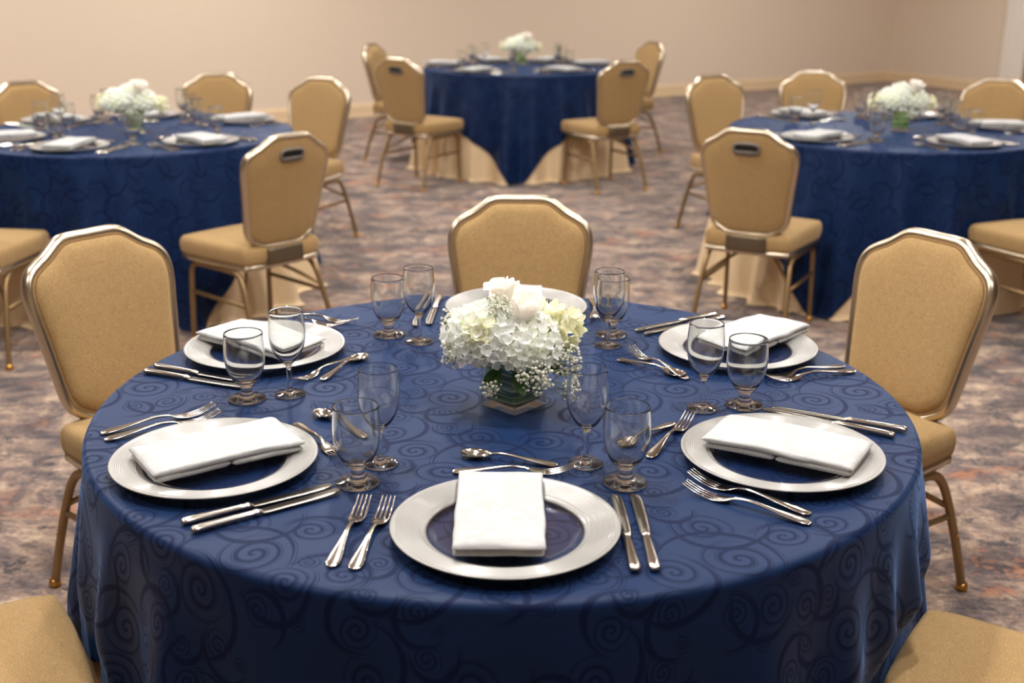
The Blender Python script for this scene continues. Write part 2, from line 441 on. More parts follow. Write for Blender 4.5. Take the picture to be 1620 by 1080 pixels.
def wall(name, a, b_, th=.15, z0=0, z1=H, mat=None, off=0):
    a = Vector((a[0], a[1], 0)); b_ = Vector((b_[0], b_[1], 0)); d = (b_ - a).normalized(); nrm = Vector((-d.y, d.x, 0))
    a0, b0 = a - nrm * off, b_ - nrm * off
    return poly_slab(name, [a0, b0, b0 + nrm * th, a0 + nrm * th], z0, z1, mat or M['wall'])
wall('wall_back', CORNER, BL, -.15); wall('wall_right', RN, CORNER, -.15)
wall('wall_left', BL, (BL.x, -3), -.15); wall('wall_front', (BL.x, -3), (RN.x, -3), -.15); wall('wall_right', (RN.x, -3), (RN.x, RN.y + .01), -.15)
# baseboards: plank with a small cap bead
def baseboard(name, a, b_):
    a = Vector((a[0], a[1], 0)); b_ = Vector((b_[0], b_[1], 0)); d = (b_ - a).normalized(); n_ = Vector((-d.y, d.x, 0))
    prof = [(0, 0), (.022, 0), (.022, .012), (.016, .02), (.016, .105), (.012, .12), (.006, .132), (0, .134)]
    V = [q + n_ * p[0] + Vector((0, 0, p[1])) for q in (a, b_) for p in prof]; k = len(prof)
    F = [(i, i + 1, k + i + 1, k + i) for i in range(k - 1)]
    o = obj(name, mesh_data(name, V, F, M['base'], False)); o['kind'] = 'structure'
baseboard('baseboard_back', CORNER, BL); baseboard('baseboard_right', RN, CORNER)
# door with a fluted white casing in the right-hand wall
def door():
    t0 = 1.88; nr = Vector((DR.y, -DR.x, 0));
    if nr.dot(Vector((-1, -1, 0))) < 0: nr = -nr
    root = bpy.data.objects.new('door_1', None); COL.objects.link(root); root['kind'] = 'structure'
    def strip(name, s0, s1, d0, d1, z0, z1, mat, par):
        a, b_ = CORNER + DR * (t0 + s0), CORNER + DR * (t0 + s1)
        V = [q + nr * d + Vector((0, 0, z)) for z in (z0, z1) for d in (d0, d1) for q in (a, b_)]
        return part(name, (V, [(0, 2, 3, 1), (4, 5, 7, 6), (0, 1, 5, 4), (2, 6, 7, 3), (0, 4, 6, 2), (1, 3, 7, 5)]), mat, par, False)
    for nm, s in (('casing', 0), ('casing', 1.35)):
        c = strip(nm, s, s + .34, 0, .045, 0, 2.45, M['white_paint'], root)
        for k in range(4): strip('flute', s + .03 + k * .077, s + .075 + k * .077, .045, .058, .2, 2.4, M['white_paint'], c)
    strip('head_casing', -.04, 1.73, 0, .07, 2.45, 2.66, M['white_paint'], root)
    d = strip('door_leaf', .34, 1.35, -.02, .012, .01, 2.45, M['door_wood'], root)
    for z0, z1 in ((.25, 1.0), (1.15, 2.3)): strip('door_panel', .5, 1.2, .012, .03, z0, z1, M['door_wood'], d)
door()

# ------------------------------------------------------------------ tables and cloths
ZT = .760; RT = .7495
# origin x, y, facing (degrees), label
chairs = [
    (.018, 3.125, -91, 'gold chair behind the nearest table, facing the flowers, full backrest showing', 'c'),
    (-.845, 2.745, -38, 'gold chair at the left side of the nearest table, dark bronze back leg visible', 'c'),
    (.838, 2.782, -147, 'gold chair at the right side of the nearest table, leg beside blue cloth', 'c'),
    (-.91, 1.625, 29, 'gold chair seat cut off in the lower left corner of the picture', 'c'),
    (.825, 1.59, 150, 'gold chair seat cut off in the lower right corner of the picture', 'c'),
    (-1.068, 4.829, 138, 'gold chair seen from behind with hand grip, at the left rear table', 'l'),
    (-1.21, 6.69, -116, 'gold chair beyond the grip-backed chair, between left rear and farthest tables', 'l'),
    (-1.75, 6.89, -92, 'gold chair against the back wall right of the left rear flowers', 'l'),
    (-2.48, 6.41, -45, 'gold chair at the left picture edge behind the left rear table', 'l'),
    (-2.17, 4.70, 88, 'gold chair at the left picture edge, only seat and legs visible', 'l'),
    (1.078, 5.10, 62, 'gold chair seen from behind with hand grip, at the right rear table', 'r'),
    (1.30, 6.99, -64, 'gold chair left of the right rear table, facing it, blue cloth beyond', 'r'),
    (1.84, 7.26, -92, 'gold chair behind the right rear table, left of its flowers', 'r'),
    (2.69, 6.88, -125, 'gold chair behind the right rear table near the white door casing', 'r'),
    (2.28, 5.015, 112, 'gold chair at the right picture edge, only seat and legs visible', 'r'),
    (-.655, 8.573, 57, 'gold chair with its back to us, left front of the farthest table', 'f'),
    (-.88, 9.70, -18, 'gold chair partly hidden, left rear of the farthest table', 'f'),
    (.635, 8.50, 119, 'gold chair with its back to us, right front of the farthest table', 'f'),
    (.915, 10.08, 205, 'gold chair partly hidden, right rear of the farthest table', 'f'),
]
def press(x, y, z, cx, cy, gap):
    """cloth pushed back where the front of a seat touches it"""
    if z > .56: return x, y
    for ox, oy, a, lab, g in chairs:
        dx, dy = x + cx - ox, y + cy - oy
        if dx * dx + dy * dy > .25: continue
        c_, s_ = cos(radians(a)), sin(radians(a)); ly = dx * c_ + dy * s_; lx = -dx * s_ + dy * c_
        if ly < gap and abs(lx) < .30:
            w_ = min(1, (.30 - abs(lx)) / .07) * min(1, (.56 - z) / .08); p_ = (gap - ly) * w_
            x += c_ * p_; y += s_ * p_
    return x, y
def drape(name, half, rot, seed, ztop, radius, mat, nth=420, extra=0., nfold=15, amp=.20, parent=None, square=True, maxlen=None, c=(0, 0), gap=.24, folds=None):
    rnd = random.Random(seed)
    ph = [rnd.random() * 2 * pi for _ in range(6)]
    rho = .014
    if folds: ridges = [(radians(d_), h_, radians(w_)) for d_, h_, w_ in folds]
    else:
        ridges = []; t_ = rnd.random() * .2
        while t_ < 2 * pi - .12:
            ridges.append((t_, rnd.uniform(.5, 1.0), rnd.uniform(.045, .075))); t_ += rnd.uniform(.19, .36)
    def wave(th):
        v = 0
        for c_, h_, w_ in ridges:
            d_ = abs((th - c_ + pi) % (2 * pi) - pi)
            if d_ < w_ * 3: v = max(v, h_ * math.exp(-.5 * (d_ / w_) ** 2)) if v < .02 else v + h_ * math.exp(-.5 * (d_ / w_) ** 2) * (1 - v * .6)
        return min(1.1, v)
    flat = [0, .05] + [radius * k / 24 for k in range(3, 24)] + [radius - rho]
    drops = [0, .2, .4, .6, .8, 1.0]
    nd = 44
    V, UV, F = [], [], []
    rows = len(flat) - 1 + len(drops) + nd
    for i in range(nth):
        th = 2 * pi * i / nth
        a = (th - rot) % (pi / 2); a = a if a < pi / 4 else pi / 2 - a
        if square:
            a = (th - rot) % (pi / 2); a = a if a < pi / 4 else pi / 2 - a
            # corner directions sit at rot + 45deg multiples
            L = half / cos(a)
            L = min(L, 1.513)
        else: L = half
        w_ = wave(th); cf = .62 + .12 * max(0, (1 / cos(a) - 1) / .414)
        r0 = radius - rho
        pts = [(s, r_, z_) for s, r_, z_ in [(s, s, ztop) for s in flat]]
        for q in drops[1:]:
            an = q * pi / 2; pts.append((r0 + rho * an, r0 + rho * sin(an), ztop - rho * (1 - cos(an))))
        s0 = r0 + rho * pi / 2; Ld = L - s0
        r_, z_, px = radius, ztop - rho, 0
        flare = amp * cf * w_
        for k in range(1, nd + 1):
            dd = Ld * k / nd; step = Ld / nd
            # smooth run-in of the flare so that the edge stays round
            e = min(1, dd / .055); e = e * e * (3 - 2 * e)
            sl = .015 + flare * e
            if z_ - step * cos(sl) > .006:
                r_ += sin(sl) * step; z_ -= cos(sl) * step
            else: r_ += step * .8; z_ = max(.006, z_ - step * .3)
            pts.append((s0 + dd, r_ + extra * min(1, dd * 20), z_))
        for (s, rr, zz) in pts:
            px_, py_ = press(rr * cos(th), rr * sin(th), zz, c[0], c[1], gap); V.append((px_, py_, zz)); UV.append((s * cos(th), s * sin(th)))
    m_ = len(V) // nth
    for i in range(nth):
        j = (i + 1) % nth
        for k in range(m_ - 1):
            if k == 0: F.append((i * m_, i * m_ + 1, j * m_ + 1)) if False else F.append((0, i * m_ + 1, j * m_ + 1))
            else: F.append((i * m_ + k, i * m_ + k + 1, j * m_ + k + 1, j * m_ + k))
    me = mesh_data(name, V, F, mat, True, UV)
    o = obj(name, me, parent)
    return o

def table_under(name, c, label):
    t = empty(name, label, 'table', loc=(c[0], c[1], 0))
    part('tabletop', lathe([(0, .735), (RT - .03, .735), (RT - .022, .738), (RT - .02, .746), (RT - .022, .753), (0, .753)], 64), M['wood'], t)
    for k in range(4):
        a = pi / 4 + k * pi / 2
        part('leg', sweep([Vector((.34 * cos(a), .34 * sin(a), z)) for z in (0, .3, .735)], .014, .014, (1, 0, 0)), M['leg'], t)
    part('rail', sweep([Vector((.34 * cos(a), .34 * sin(a), .70)) for a in [pi / 4 + k * pi / 2 for k in range(4)]], .01, .01, (0, 0, 1), closed=True), M['leg'], t)
    return t
TABLES = {
    'near': dict(c=(-.016, 2.102), rot=radians(220), seed=5, desc='nearest table'),
    'left': dict(c=(-1.80, 5.68), rot=radians(-60 + 45), seed=11, desc='left rear table'),
    'right': dict(c=(1.821, 5.92), rot=radians(-121 + 45), seed=23, desc='right rear table'),
    'far': dict(c=(.055, 9.38), rot=radians(-92 + 45), seed=31, desc='far middle table'),
}
NEAR_FOLDS = [(8, .7, 3), (24, .9, 3), (41, .6, 3.4), (57, .9, 3), (75, .7, 3), (92, .9, 3.4), (110, .6, 3), (127, .9, 3), (143, .7, 3), (160, .9, 3), (176, .6, 2.6), (190, .8, 3), (203, .55, 2.6), (217.5, .85, 2.4), (231, .8, 2.8), (246, .35, 4), (262, .4, 4), (281, .35, 4.5), (299, .6, 3.4), (312, .75, 2.6), (321, .7, 2.0), (330, .8, 2.2), (343, .7, 2.6), (354, .6, 2.6)]
for key, T in TABLES.items():
    near = key == 'near'
    table_under('banquet_table', T['c'], 'round plywood banquet table under the cloths of the ' + T['desc'])
    o = drape('underlay_cloth', 1.515, T['rot'], T['seed'], ZT - .0035, RT - .010, M['liner'], nth=420, amp=.34 if near else .32, square=False, c=T['c'], gap=.247, folds=NEAR_FOLDS if near else None)
    o.location = (T['c'][0], T['c'][1], 0); tag(o, 'long beige underlay tablecloth reaching the carpet below the %s' % T['desc'], 'tablecloth', 'beige underlay cloths')
    o = drape('tablecloth', 1.13 if not near else 1.06, T['rot'], T['seed'], ZT, RT, M['cloth'], nth=720 if near else 420, amp=.36 if near else .34, extra=.004, c=T['c'], folds=NEAR_FOLDS if near else None)
    o.location = (T['c'][0], T['c'][1], 0)
    tag(o, {'near': 'large navy blue scroll-patterned tablecloth on the nearest round table', 'left': 'navy blue tablecloth on the round table at the left rear',
            'right': 'navy blue tablecloth on the round table at the right rear', 'far': 'navy blue tablecloth on the farthest table by the back wall'}[key], 'tablecloth', 'navy patterned tablecloths')

# ------------------------------------------------------------------ chairs
def back_outline():
    h = [(0, .456), (.045, .4565), (.076, .455), (.096, .448), (.115, .435), (.140, .4175), (.168, .403), (.190, .388), (.204, .366), (.2085, .338), (.206, .30), (.198, .25), (.188, .18), (.178, .11), (.170, .065), (.156, .038), (.128, .018), (.095, .003), (.05, 0), (0, 0)]
    h = [(x * .945, z) for x, z in h]; right = [(x, z) for x, z in h]; left = [(-x, z) for x, z in reversed(h[1:-1])]
    return [(p.x, p.y) for p in cat([(x, z, 0) for x, z in right + left], 3, True)]
OUT = back_outline()
def back_map(x, h, off):
    """point on the leaning, slightly dished back; off>0 towards the sitter"""
    t = h / .456
    return Vector((x, -.178 - .085 * t - .012 * t * t + .35 * x * x + off, .452 + h * .962 + off * .2))
def make_chair(label):
    c = empty('banquet_chair', label, 'chair')
    fr = [back_map(x, h, 0) for x, h in OUT]
    part('back_frame', sweep(fr, .0125, .019, (0, 1, 0), 12, True), M['frame'], c)
    C0 = (0, .23)
    def pad(levels, cap_off):
        V, F = [], []; n = len(OUT)
        for s, off in levels:
            for x, h in OUT: V.append(back_map(x * s, C0[1] + (h - C0[1]) * s, off))
        for l in range(len(levels) - 1):
            for k in range(n):
                k2 = (k + 1) % n; F.append((l * n + k, l * n + k2, (l + 1) * n + k2, (l + 1) * n + k))
        V.append(back_map(0, C0[1], cap_off)); q = len(V) - 1; l = len(levels) - 1
        for k in range(n): F.append((q, l * n + k, l * n + (k + 1) % n))
        return V, F
    front = [(.985, .0), (.975, .012), (.955, .017), (.945, .0145), (.935, .019), (.90, .026), (.82, .031), (.65, .034), (.4, .035), (.2, .035)]
    part('backrest_pad', pad(front, .035), M['fabric'], c)
    rear = [(.985, 0), (.975, -.011), (.95, -.015), (.90, -.018), (.75, -.021), (.5, -.022), (.25, -.022)]
    part('back_panel', pad(rear, -.022), M['fabric'], c)
    pl = [back_map(x * .945, C0[1] + (h - C0[1]) * .945, .0165) for x, h in OUT]
    part('piping', sweep(pl, .0022, .0022, (0, 1, 0), 6, True), M['piping'], c)
    # oval hand grip on the rear panel; a flat dark sheet paints its hollow's shade
    ring = []
    for k in range(32):
        a = 2 * pi * k / 32; e = .55
        ring.append((.053 * math.copysign(abs(cos(a)) ** e, cos(a)), .388 + .022 * math.copysign(abs(sin(a)) ** e, sin(a))))
    g = part('hand_grip', sweep([back_map(x, h, -.024) for x, h in ring], .0065, .006, (0, 1, 0), 8, True), M['plastic'], c)
    V = [back_map(x, h, -.0235) for x, h in ring]; part('grip_shade_sheet', (V, [tuple(range(len(V)))]), M['grip_shade'], g)
    part('grip_lip', join(sweep([back_map(x, .376, -.027) for x in (-.044, -.02, 0, .02, .044)], .007, .004, (0, 0, 1), 8)), M['plastic'], g)
    # seat
    pts = [(-.212, .205), (-.19, .222), (0, .232), (.19, .222), (.212, .205), (.218, .15), (.200, -.05), (.185, -.165), (.165, -.190), (0, -.200), (-.165, -.190), (-.185, -.165), (-.200, -.05), (-.218, .15)]
    so = [(p.x, p.y) for p in cat([(x, y, 0) for x, y in pts], 4, True)]
    crown = lambda z, k: (lambda x, y: z + k * (1 - (x / .22) ** 2) * (1 - ((y - .01) / .22) ** 2))
    seat = rings(so, [(.93, .384), (.985, .386), (1.0, .396), (1.012, .418), (1.005, .438), (.985, .450), (.95, .4575), (.88, crown(.4605, .004)), (.7, crown(.462, .009)), (.4, crown(.462, .012)), (.15, crown(.462, .013))])
    part('seat', seat, M['fabric'], c)
    fo = [(x * .985, y * .985) for x, y in so]
    part('seat_frame', rings(fo, [(.92, .362), (1.0, .364), (1.008, .374), (1.0, .384), (.92, .3845)]), M['frame'], c)
    # bracket between seat and back
    bp_ = [Vector((x, -.196 + .3 * x * x - .01, .413)) for x in (-.085, -.05, 0, .05, .085)]
    part('back_bracket', sweep(bp_, .008, .034, (0, 0, 1), 8, sec='rect'), M['bracket'], c)
    for s in (-1, 1):
        rear_p = cat([(s * .205, -.262, .0), (s * .197, -.222, .14), (s * .188, -.178, .27), (s * .183, -.150, .325), (s * .183, -.115, .348), (s * .184, -.06, .352), (s * .186, .02, .352)], 5)
        fr_p = cat([(s * .186, .02, .352), (s * .190, .10, .352), (s * .192, .145, .348), (s * .194, .172, .325), (s * .195, .180, .28), (s * .197, .185, .14), (s * .199, .190, .0)], 5)
        l1 = part('leg', sweep(rear_p, .0125, .0105, (1, 0, 0), 10), M['leg'], c)
        l2 = part('leg', sweep(fr_p, .0125, .0105, (1, 0, 0), 10), M['leg'], c)
        part('glide', lathe([(0, 0), (.015, 0), (.0155, .010), (.013, .022), (0, .022)], 14), M['glide'], l1, loc=(s * .2045, -.260, 0))
        part('glide', lathe([(0, 0), (.015, 0), (.0155, .010), (.013, .022), (0, .022)], 14), M['glide'], l2, loc=(s * .199, .190, 0))
        part('stretcher', sweep([Vector((s * .193, -.200, .225)), Vector((s * .197, .182, .225))], .007, .009, (0, 0, 1), 8), M['leg'], c)
        part('bolt', lathe([(0, 0), (.004, 0), (.0035, .004), (0, .005)], 8), M['glide'], c, loc=(s * .2085, -.207, .17), rot=(0, s * pi / 2, 0))
        part('brace', sweep(cat([(s * .191, -.19, .245), (s * .14, -.12, .29), (s * .06, -.02, .345), (s * .02, .03, .356)], 4), .006, .008, (0, 0, 1), 8), M['leg'], c)
    return c
CH = []
GR = {'c': 'chairs around the nearest table', 'l': 'chairs around the left rear table', 'r': 'chairs around the right rear table', 'f': 'chairs around the farthest table'}
proto = None
for x, y, a, lab, g in chairs:
    if proto is None:
        proto = make_chair(lab); proto['group'] = GR[g]; proto.location = (x, y, 0); proto.rotation_euler = (0, 0, radians(a - 90))
    else: clone(proto, (x, y, 0), radians(a - 90), lab, GR[g])

# ------------------------------------------------------------------ tableware
def smooth_prof(pts, n=4): return [(max(0, p.x), p.y) for p in cat([(r, z, 0) for r, z in pts], n)]
def charger():
    c = empty('charger_plate', 'x', 'plate')
    top = [(.1135, .0085), (.116, .0105), (.119, .0118), (.1225, .0126)]
    r = .1235; k = 0
    while r < .1585:
        top.append((r, .0128 + (r - .1235) * .17 + (.0005, .0011, .0005, 0)[k % 4])); r += .00072; k += 1
    top += [(.160, .0195), (.1635, .0205), (.1652, .0200), (.1655, .0190), (.1645, .0180)]
    under = [(.155, .0155), (.135, .0105), (.120, .0085), (.1135, .0065)]
    part('rim', lathe(top + under, 112, True), M['charger'], c)
    well = [(0, .0035), (.06, .0036), (.096, .0040), (.104, .0052), (.109, .0075), (.1132, .0102), (.1138, .0088), (.110, .0040), (.104, .0012), (.098, .0004), (.05, .0006), (0, .0006)]
    part('well', lathe(well, 64), M['well'], c)
    return c
def napkin_mesh(seed, lift=1.0):
    rnd = random.Random(seed); W, L = .064, .126
    V, F = [], []
    def slab(x0, x1, y0, y1, z0, z1, nx, ny, bulge, ph):
        """pillow-like folded layer with rounded long edges"""
        b0 = len(V); prof = []
        m_ = 9
        zc, hz = (z0 + z1) / 2, (z1 - z0) / 2; xc, hx = (x0 + x1) / 2, (x1 - x0) / 2
        loop = []
        for k in range(nx + 1): loop.append((-1 + 2 * k / nx, 1))
        for k in range(1, m_): a = pi / 2 - pi * k / m_; loop.append((1, sin(a), cos(a)))
        for k in range(nx + 1): loop.append((1 - 2 * k / nx, -1))
        for k in range(1, m_): a = -pi / 2 - pi * k / m_; loop.append((-1, sin(a), cos(a)))
        n = len(loop)
        for j in range(ny + 1):
            t = j / ny; y = y0 + (y1 - y0) * t
            ef = min(1, min(t, 1 - t) * 14 + .0); eh = sqrt(max(0, 1 - (1 - ef) ** 2)) * .75 + .25
            for q in loop:
                if len(q) == 2: x = q[0] * (hx - hz); z = q[1]
                else: x = q[0] * (hx - hz) + q[2] * hz; z = q[1]
                wob = .0020 * noise.noise(Vector((x * 30 + ph, y * 22, seed * 3.1))) + .0035 * noise.noise(Vector((x * 12 + ph, y * 9, seed)))
                zz = zc + z * hz * eh + (bulge * (1 - (y / L) ** 2) if z > 0 else bulge * .55 * (1 - (y / L) ** 2)) * (1 - .4 * (x / W) ** 2) + wob * (1 if z > -.5 else .4)
                xx = xc + x * (1 + .01 * sin(y * 40 + ph)) + .0015 * noise.noise(Vector((y * 25, ph, z)))
                V.append((xx, y, zz))
        for j in range(ny):
            for k in range(n):
                k2 = (k + 1) % n
                F.append((b0 + j * n + k, b0 + j * n + k2, b0 + (j + 1) * n + k2, b0 + (j + 1) * n + k))
        F.append(tuple(b0 + k for k in range(n - 1, -1, -1))); F.append(tuple(b0 + ny * n + k for k in range(n)))
    top = slab(-W, W, -L, L, .0245, .0335, 12, 36, .004 * lift, .3)
    slab(-W * .985, W * .96, -L * .97, -.0016, .0140, .0245, 12, 20, .003 * lift, 2.7)
    slab(-W * .97, W * .985, .0016, L * .98, .0140, .0245, 12, 20, .003 * lift, 5.1)
    return V, F
def ribbon(stations, n=12, power=1.0):
    """loft of lens-shaped sections: (x, half width, half thickness, z)"""
    V, F = [], []
    for x, w_, t_, z in stations:
        for k in range(n):
            a = 2 * pi * k / n; V.append((x, w_ * cos(a), z + t_ * sin(a)))
    for i in range(len(stations) - 1):
        for k in range(n):
            k2 = (k + 1) % n; F.append((i * n + k, i * n + k2, (i + 1) * n + k2, (i + 1) * n + k))
    F.append(tuple(range(n - 1, -1, -1))); F.append(tuple(range((len(stations) - 1) * n, len(stations) * n)))
    return V, F
def st(pts, n=4): return [(p[0], p[1], p[2], p[3]) for p in [tuple(q) for q in catn(pts, n)]]
def catn(P, n):
    out = []; N = len(P)
    for i in range(N - 1):
        a, b_, c, d = P[max(i - 1, 0)], P[i], P[i + 1], P[min(i + 2, N - 1)]
        for k in range(n):
            t = k / n; out.append(tuple(.5 * (2 * b_[j] + (c[j] - a[j]) * t + (2 * a[j] - 5 * b_[j] + 4 * c[j] - d[j]) * t * t + (3 * b_[j] - a[j] - 3 * c[j] + d[j]) * t ** 3) for j in range(len(b_))))
    out.append(P[-1]); return out
def handle_stations(Ln, zoff=0):
    return st([(0, .0022, .0008, .0035), (.003, .0072, .0014, .0036), (.012, .0105, .0017, .0045), (.028, .0098, .0018, .0058), (.055, .0066, .0020, .0082), (.085, .0040, .0023, .0112), (.105, .0031, .0024, .0118), (.122, .0036, .0023, .0098)])
FORK_Z = [(.138, .0050), (.150, .0030), (.160, .0030), (.175, .0052), (.190, .0095), (.207, .0165)]
def fork_vf():
    h = ribbon(handle_stations(.12) + st([(.126, .0050, .0018, .0085), (.134, .0100, .0014, .0060), (.144, .0121, .0012, .0040), (.156, .0124, .0011, .0030)], 3)[0:])
    tines = []
    for k in range(4):
        y = (k - 1.5) * .0069; P = []
        for q, (x, z) in enumerate(catn(FORK_Z[1:], 3)):
            f = (x - .150) / .057; P.append((x, .00215 * (1 - .55 * max(0, f) ** 1.5), .0010 * (1 - .4 * max(0, f)), z))
        V, F = ribbon(P, 8); tines.append(([(v[0], v[1] + y * (1 - .10 * max(0, (v[0] - .15) / .057)), v[2]) for v in V], F))
    return h, join(*tines)
def spoon_vf(Ln=.165):
    s = (Ln - .050) / .122
    h = ribbon([(x * s, w_ * .9, t_, z) for x, w_, t_, z in handle_stations(.1)] + [(Ln - .048, .0045, .0016, .0088)])
    V, F = [], []; nr, na = 7, 28; x0 = Ln - .0255
    for side, th in ((0, 0), (1, -.0012)):
        b0 = len(V)
        for i in range(nr + 1):
            q = i / nr
            for k in range(na):
                a = 2 * pi * k / na; ex = .0265 * cos(a); wy = .0175 * sin(a) * (1 + .12 * cos(a))
                V.append((x0 + ex * q, wy * q, .0092 - .0075 * (1 - q * q) + th + .002 * q * max(0, -cos(a))))
        for i in range(nr):
            for k in range(na):
                k2 = (k + 1) % na; f = (b0 + i * na + k, b0 + i * na + k2, b0 + (i + 1) * na + k2, b0 + (i + 1) * na + k)
                F.append(f[::-1] if side else f)
    n1 = (nr + 1) * na
    for k in range(na):
        k2 = (k + 1) % na; F.append((nr * na + k, n1 + nr * na + k, n1 + nr * na + k2, nr * na + k2))
    return h, (V, F)
def knife_vf():
    h = ribbon(st([(0, .0025, .0020, .0062), (.003, .0068, .0040, .0062), (.010, .0086, .0048, .0064), (.04, .0080, .0048, .0064), (.085, .0066, .0044, .0062), (.096, .0060, .0042, .006), (.0985, .0074, .0052, .006), (.103, .0076, .0052, .006), (.106, .0060, .0038, .0058), (.110, .0064, .0026, .0056)]), 14)
    V, F = [], []; xs = [.108, .112, .13, .16, .19, .215, .228, .236, .240, .2415]
    lo = [-.0060, -.0085, -.0094, -.0098, -.0098, -.0092, -.0078, -.0050, -.0010, .003]
    hi = [.0062, .0068, .0072, .0076, .0080, .0084, .0084, .0080, .0068, .0045]
    P = catn([(a, b_, c) for a, b_, c in zip(xs, lo, hi)], 3)
    for x, a, b_ in P:
        V += [(x, a, .0050), (x, a + .0015, .0058), (x, b_, .0062), (x, b_, .0046)]
    for i in range(len(P) - 1):
        for k in range(4):
            k2 = (k + 1) % 4; F.append((i * 4 + k, i * 4 + k2, (i + 1) * 4 + k2, (i + 1) * 4 + k))
    return h, (V, F)
GOB = [(0, .0), (.030, .0), (.0340, .0012), (.0348, .0028), (.0320, .0046), (.022, .0068), (.0145, .0098), (.0118, .0145), (.0108, .0205), (.0112, .0255), (.0135, .0290), (.0190, .0340), (.0265, .0435), (.0325, .0560), (.0362, .0720), (.0374, .0880), (.0372, .1050), (.0362, .1200), (.0357, .1290)]
GOBI = [(.0352, .1302), (.0345, .1296), (.0348, .1200), (.0357, .1050), (.0359, .0880), (.0347, .0725), (.0310, .0575), (.0250, .0460), (.0165, .0385), (.007, .0362), (0, .0358)]
WIN = [(0, 0), (.025, 0), (.0283, .0010), (.0288, .0022), (.0270, .0034), (.0180, .0052), (.0080, .0080), (.0052, .0125), (.0046, .0200), (.0045, .0350), (.0048, .0500), (.0058, .0580), (.0100, .0640), (.0185, .0725), (.0265, .0850), (.0318, .1010), (.0340, .1190), (.0338, .1360), (.0325, .1520), (.0313, .1640)]
WINI = [(.0309, .1651), (.0303, .1645), (.0314, .1520), (.0326, .1360), (.0328, .1190), (.0305, .1015), (.0250, .0868), (.0165, .0750), (.0080, .0685), (0, .0668)]
def glass_me(name, a, b_, n):
    p = smooth_prof(a, 3) + smooth_prof(b_, 3); p[0] = (0, p[0][1]); p[-1] = (0, p[-1][1])
    return mesh_data(name, *lathe(p, n), M['glass'])
ME = {'goblet': glass_me('water_goblet', GOB, GOBI, 56), 'wine': glass_me('wine_glass', WIN, WINI, 56)}
f1, f2 = fork_vf(); s1, s2 = spoon_vf(); k1, k2 = knife_vf()
for nm, a, b_, mb in (('fork', f1, f2, 'steel'), ('spoon', s1, s2, 'steel'), ('knife', k1, k2, 'blade')):
    ME[nm + '_handle'] = mesh_data(nm + '_handle', *a, M['steel']); ME[nm + '_head'] = mesh_data(nm + '_head', *b_, M[mb])
    ME[nm] = mesh_data(nm, *join(a, b_), M['steel'])
CP = charger(); CP_used = [False]
NAPS = [mesh_data('folded_napkin', *napkin_mesh(s), M['napkin']) for s in range(6)]

DESK = {'F': 'nearest', 'LF': 'left front', 'LB': 'left back', 'B': 'farthest', 'RB': 'right back', 'RF': 'right front'}
HEAD = {'fork': 'tines', 'spoon': 'bowl', 'knife': 'blade'}
def cutlery(kind, name, A, B, label, group, length, z=ZT, parts=True):
    """A: handle end, B: towards the tip (world x, y)"""
    a = atan2(B[1] - A[1], B[0] - A[0]); base = {'fork': .207, 'spoon': .165, 'knife': .2415}[kind]; s = length / base
    if parts:
        o = empty(name, label, {'fork': 'fork', 'spoon': 'spoon', 'knife': 'knife'}[kind], group, (A[0], A[1], z), a)
        obj('handle', ME[kind + '_handle'], o); obj(HEAD[kind], ME[kind + '_head'], o)
    else:
        o = obj(name, ME[kind], None, (A[0], A[1], z), (0, 0, a)); tag(o, label, kind, group)
    o.scale = (s, s, 1 if s < 1.1 else s)
    return o
def setting(C, deg, where, tbl, data, nap, napoff=(0, 0, 0), parts=True, r=None, glasses=None):
    ar = radians(deg); u = Vector((cos(ar), sin(ar))); t = Vector((-sin(ar), cos(ar))); C2 = Vector(C[:2])
    W = lambda rr, tt: C2 + u * rr + t * tt
    p = W(*data['plate'])
    lab = 'round silver-rimmed charger plate under a napkin, %s of the %s' % (where, tbl)
    if not CP_used[0]:
        o = CP; o.location = (p.x, p.y, ZT); o['label'] = lab; o['group'] = 'charger plates on the ' + tbl; CP_used[0] = True
    else: clone(CP, (p.x, p.y, ZT), ar, lab, 'charger plates on the ' + tbl)
    q = W(data['plate'][0] + napoff[0], data['plate'][1] + napoff[1])
    o = obj('folded_napkin', NAPS[nap % 6], None, (q.x, q.y, ZT + .0018), (0, 0, ar - pi / 2 + napoff[2]))
    tag(o, 'folded white napkin on the plate, %s of the %s' % (where, tbl), 'napkin', 'napkins on the ' + tbl)
    for kind, name, (r0, t0), (r1, t1), ln, lb in data['cut']:
        a, b_ = W(r0, t0), W(r1, t1)
        cutlery(kind, name, a, b_, '%s, %s of the %s' % (lb, where, tbl), 'cutlery on the ' + tbl, ln, parts=parts)
    for kind, (rr, tt) in data['glass']:
        g = W(rr, tt); o = obj('water_goblet' if kind == 'goblet' else 'wine_glass', ME[kind], None, (g.x, g.y, ZT + .0008))
        tag(o, ('short-stemmed empty water goblet' if kind == 'goblet' else 'tall thin-stemmed empty wine glass') + ', %s of the %s' % (where, tbl), 'glass', 'glasses on the ' + tbl)
F_, S_, K_ = 'fork', 'spoon', 'knife'
OF, IF, OK, IK, DF, DS = 'outer dinner fork', 'inner dinner fork', 'outer dinner knife', 'inner dinner knife', 'dessert fork above the plate', 'dessert spoon above the plate'
def C6(f1_, f2_, k1_, k2_, df, ds):
    out = []
    for kind, nm, lb, ln, d in ((F_, 'dinner_fork', OF, .207, f1_), (F_, 'dinner_fork', IF, .207, f2_), (K_, 'dinner_knife', IK, .2415, k1_), (K_, 'dinner_knife', OK, .2415, k2_), (F_, 'dessert_fork', DF, .200, df), (S_, 'dessert_spoon', DS, .165, ds)):
        if d: out.append((kind, nm, (d[0], d[1]), (d[2], d[3]), ln, lb))
    return out
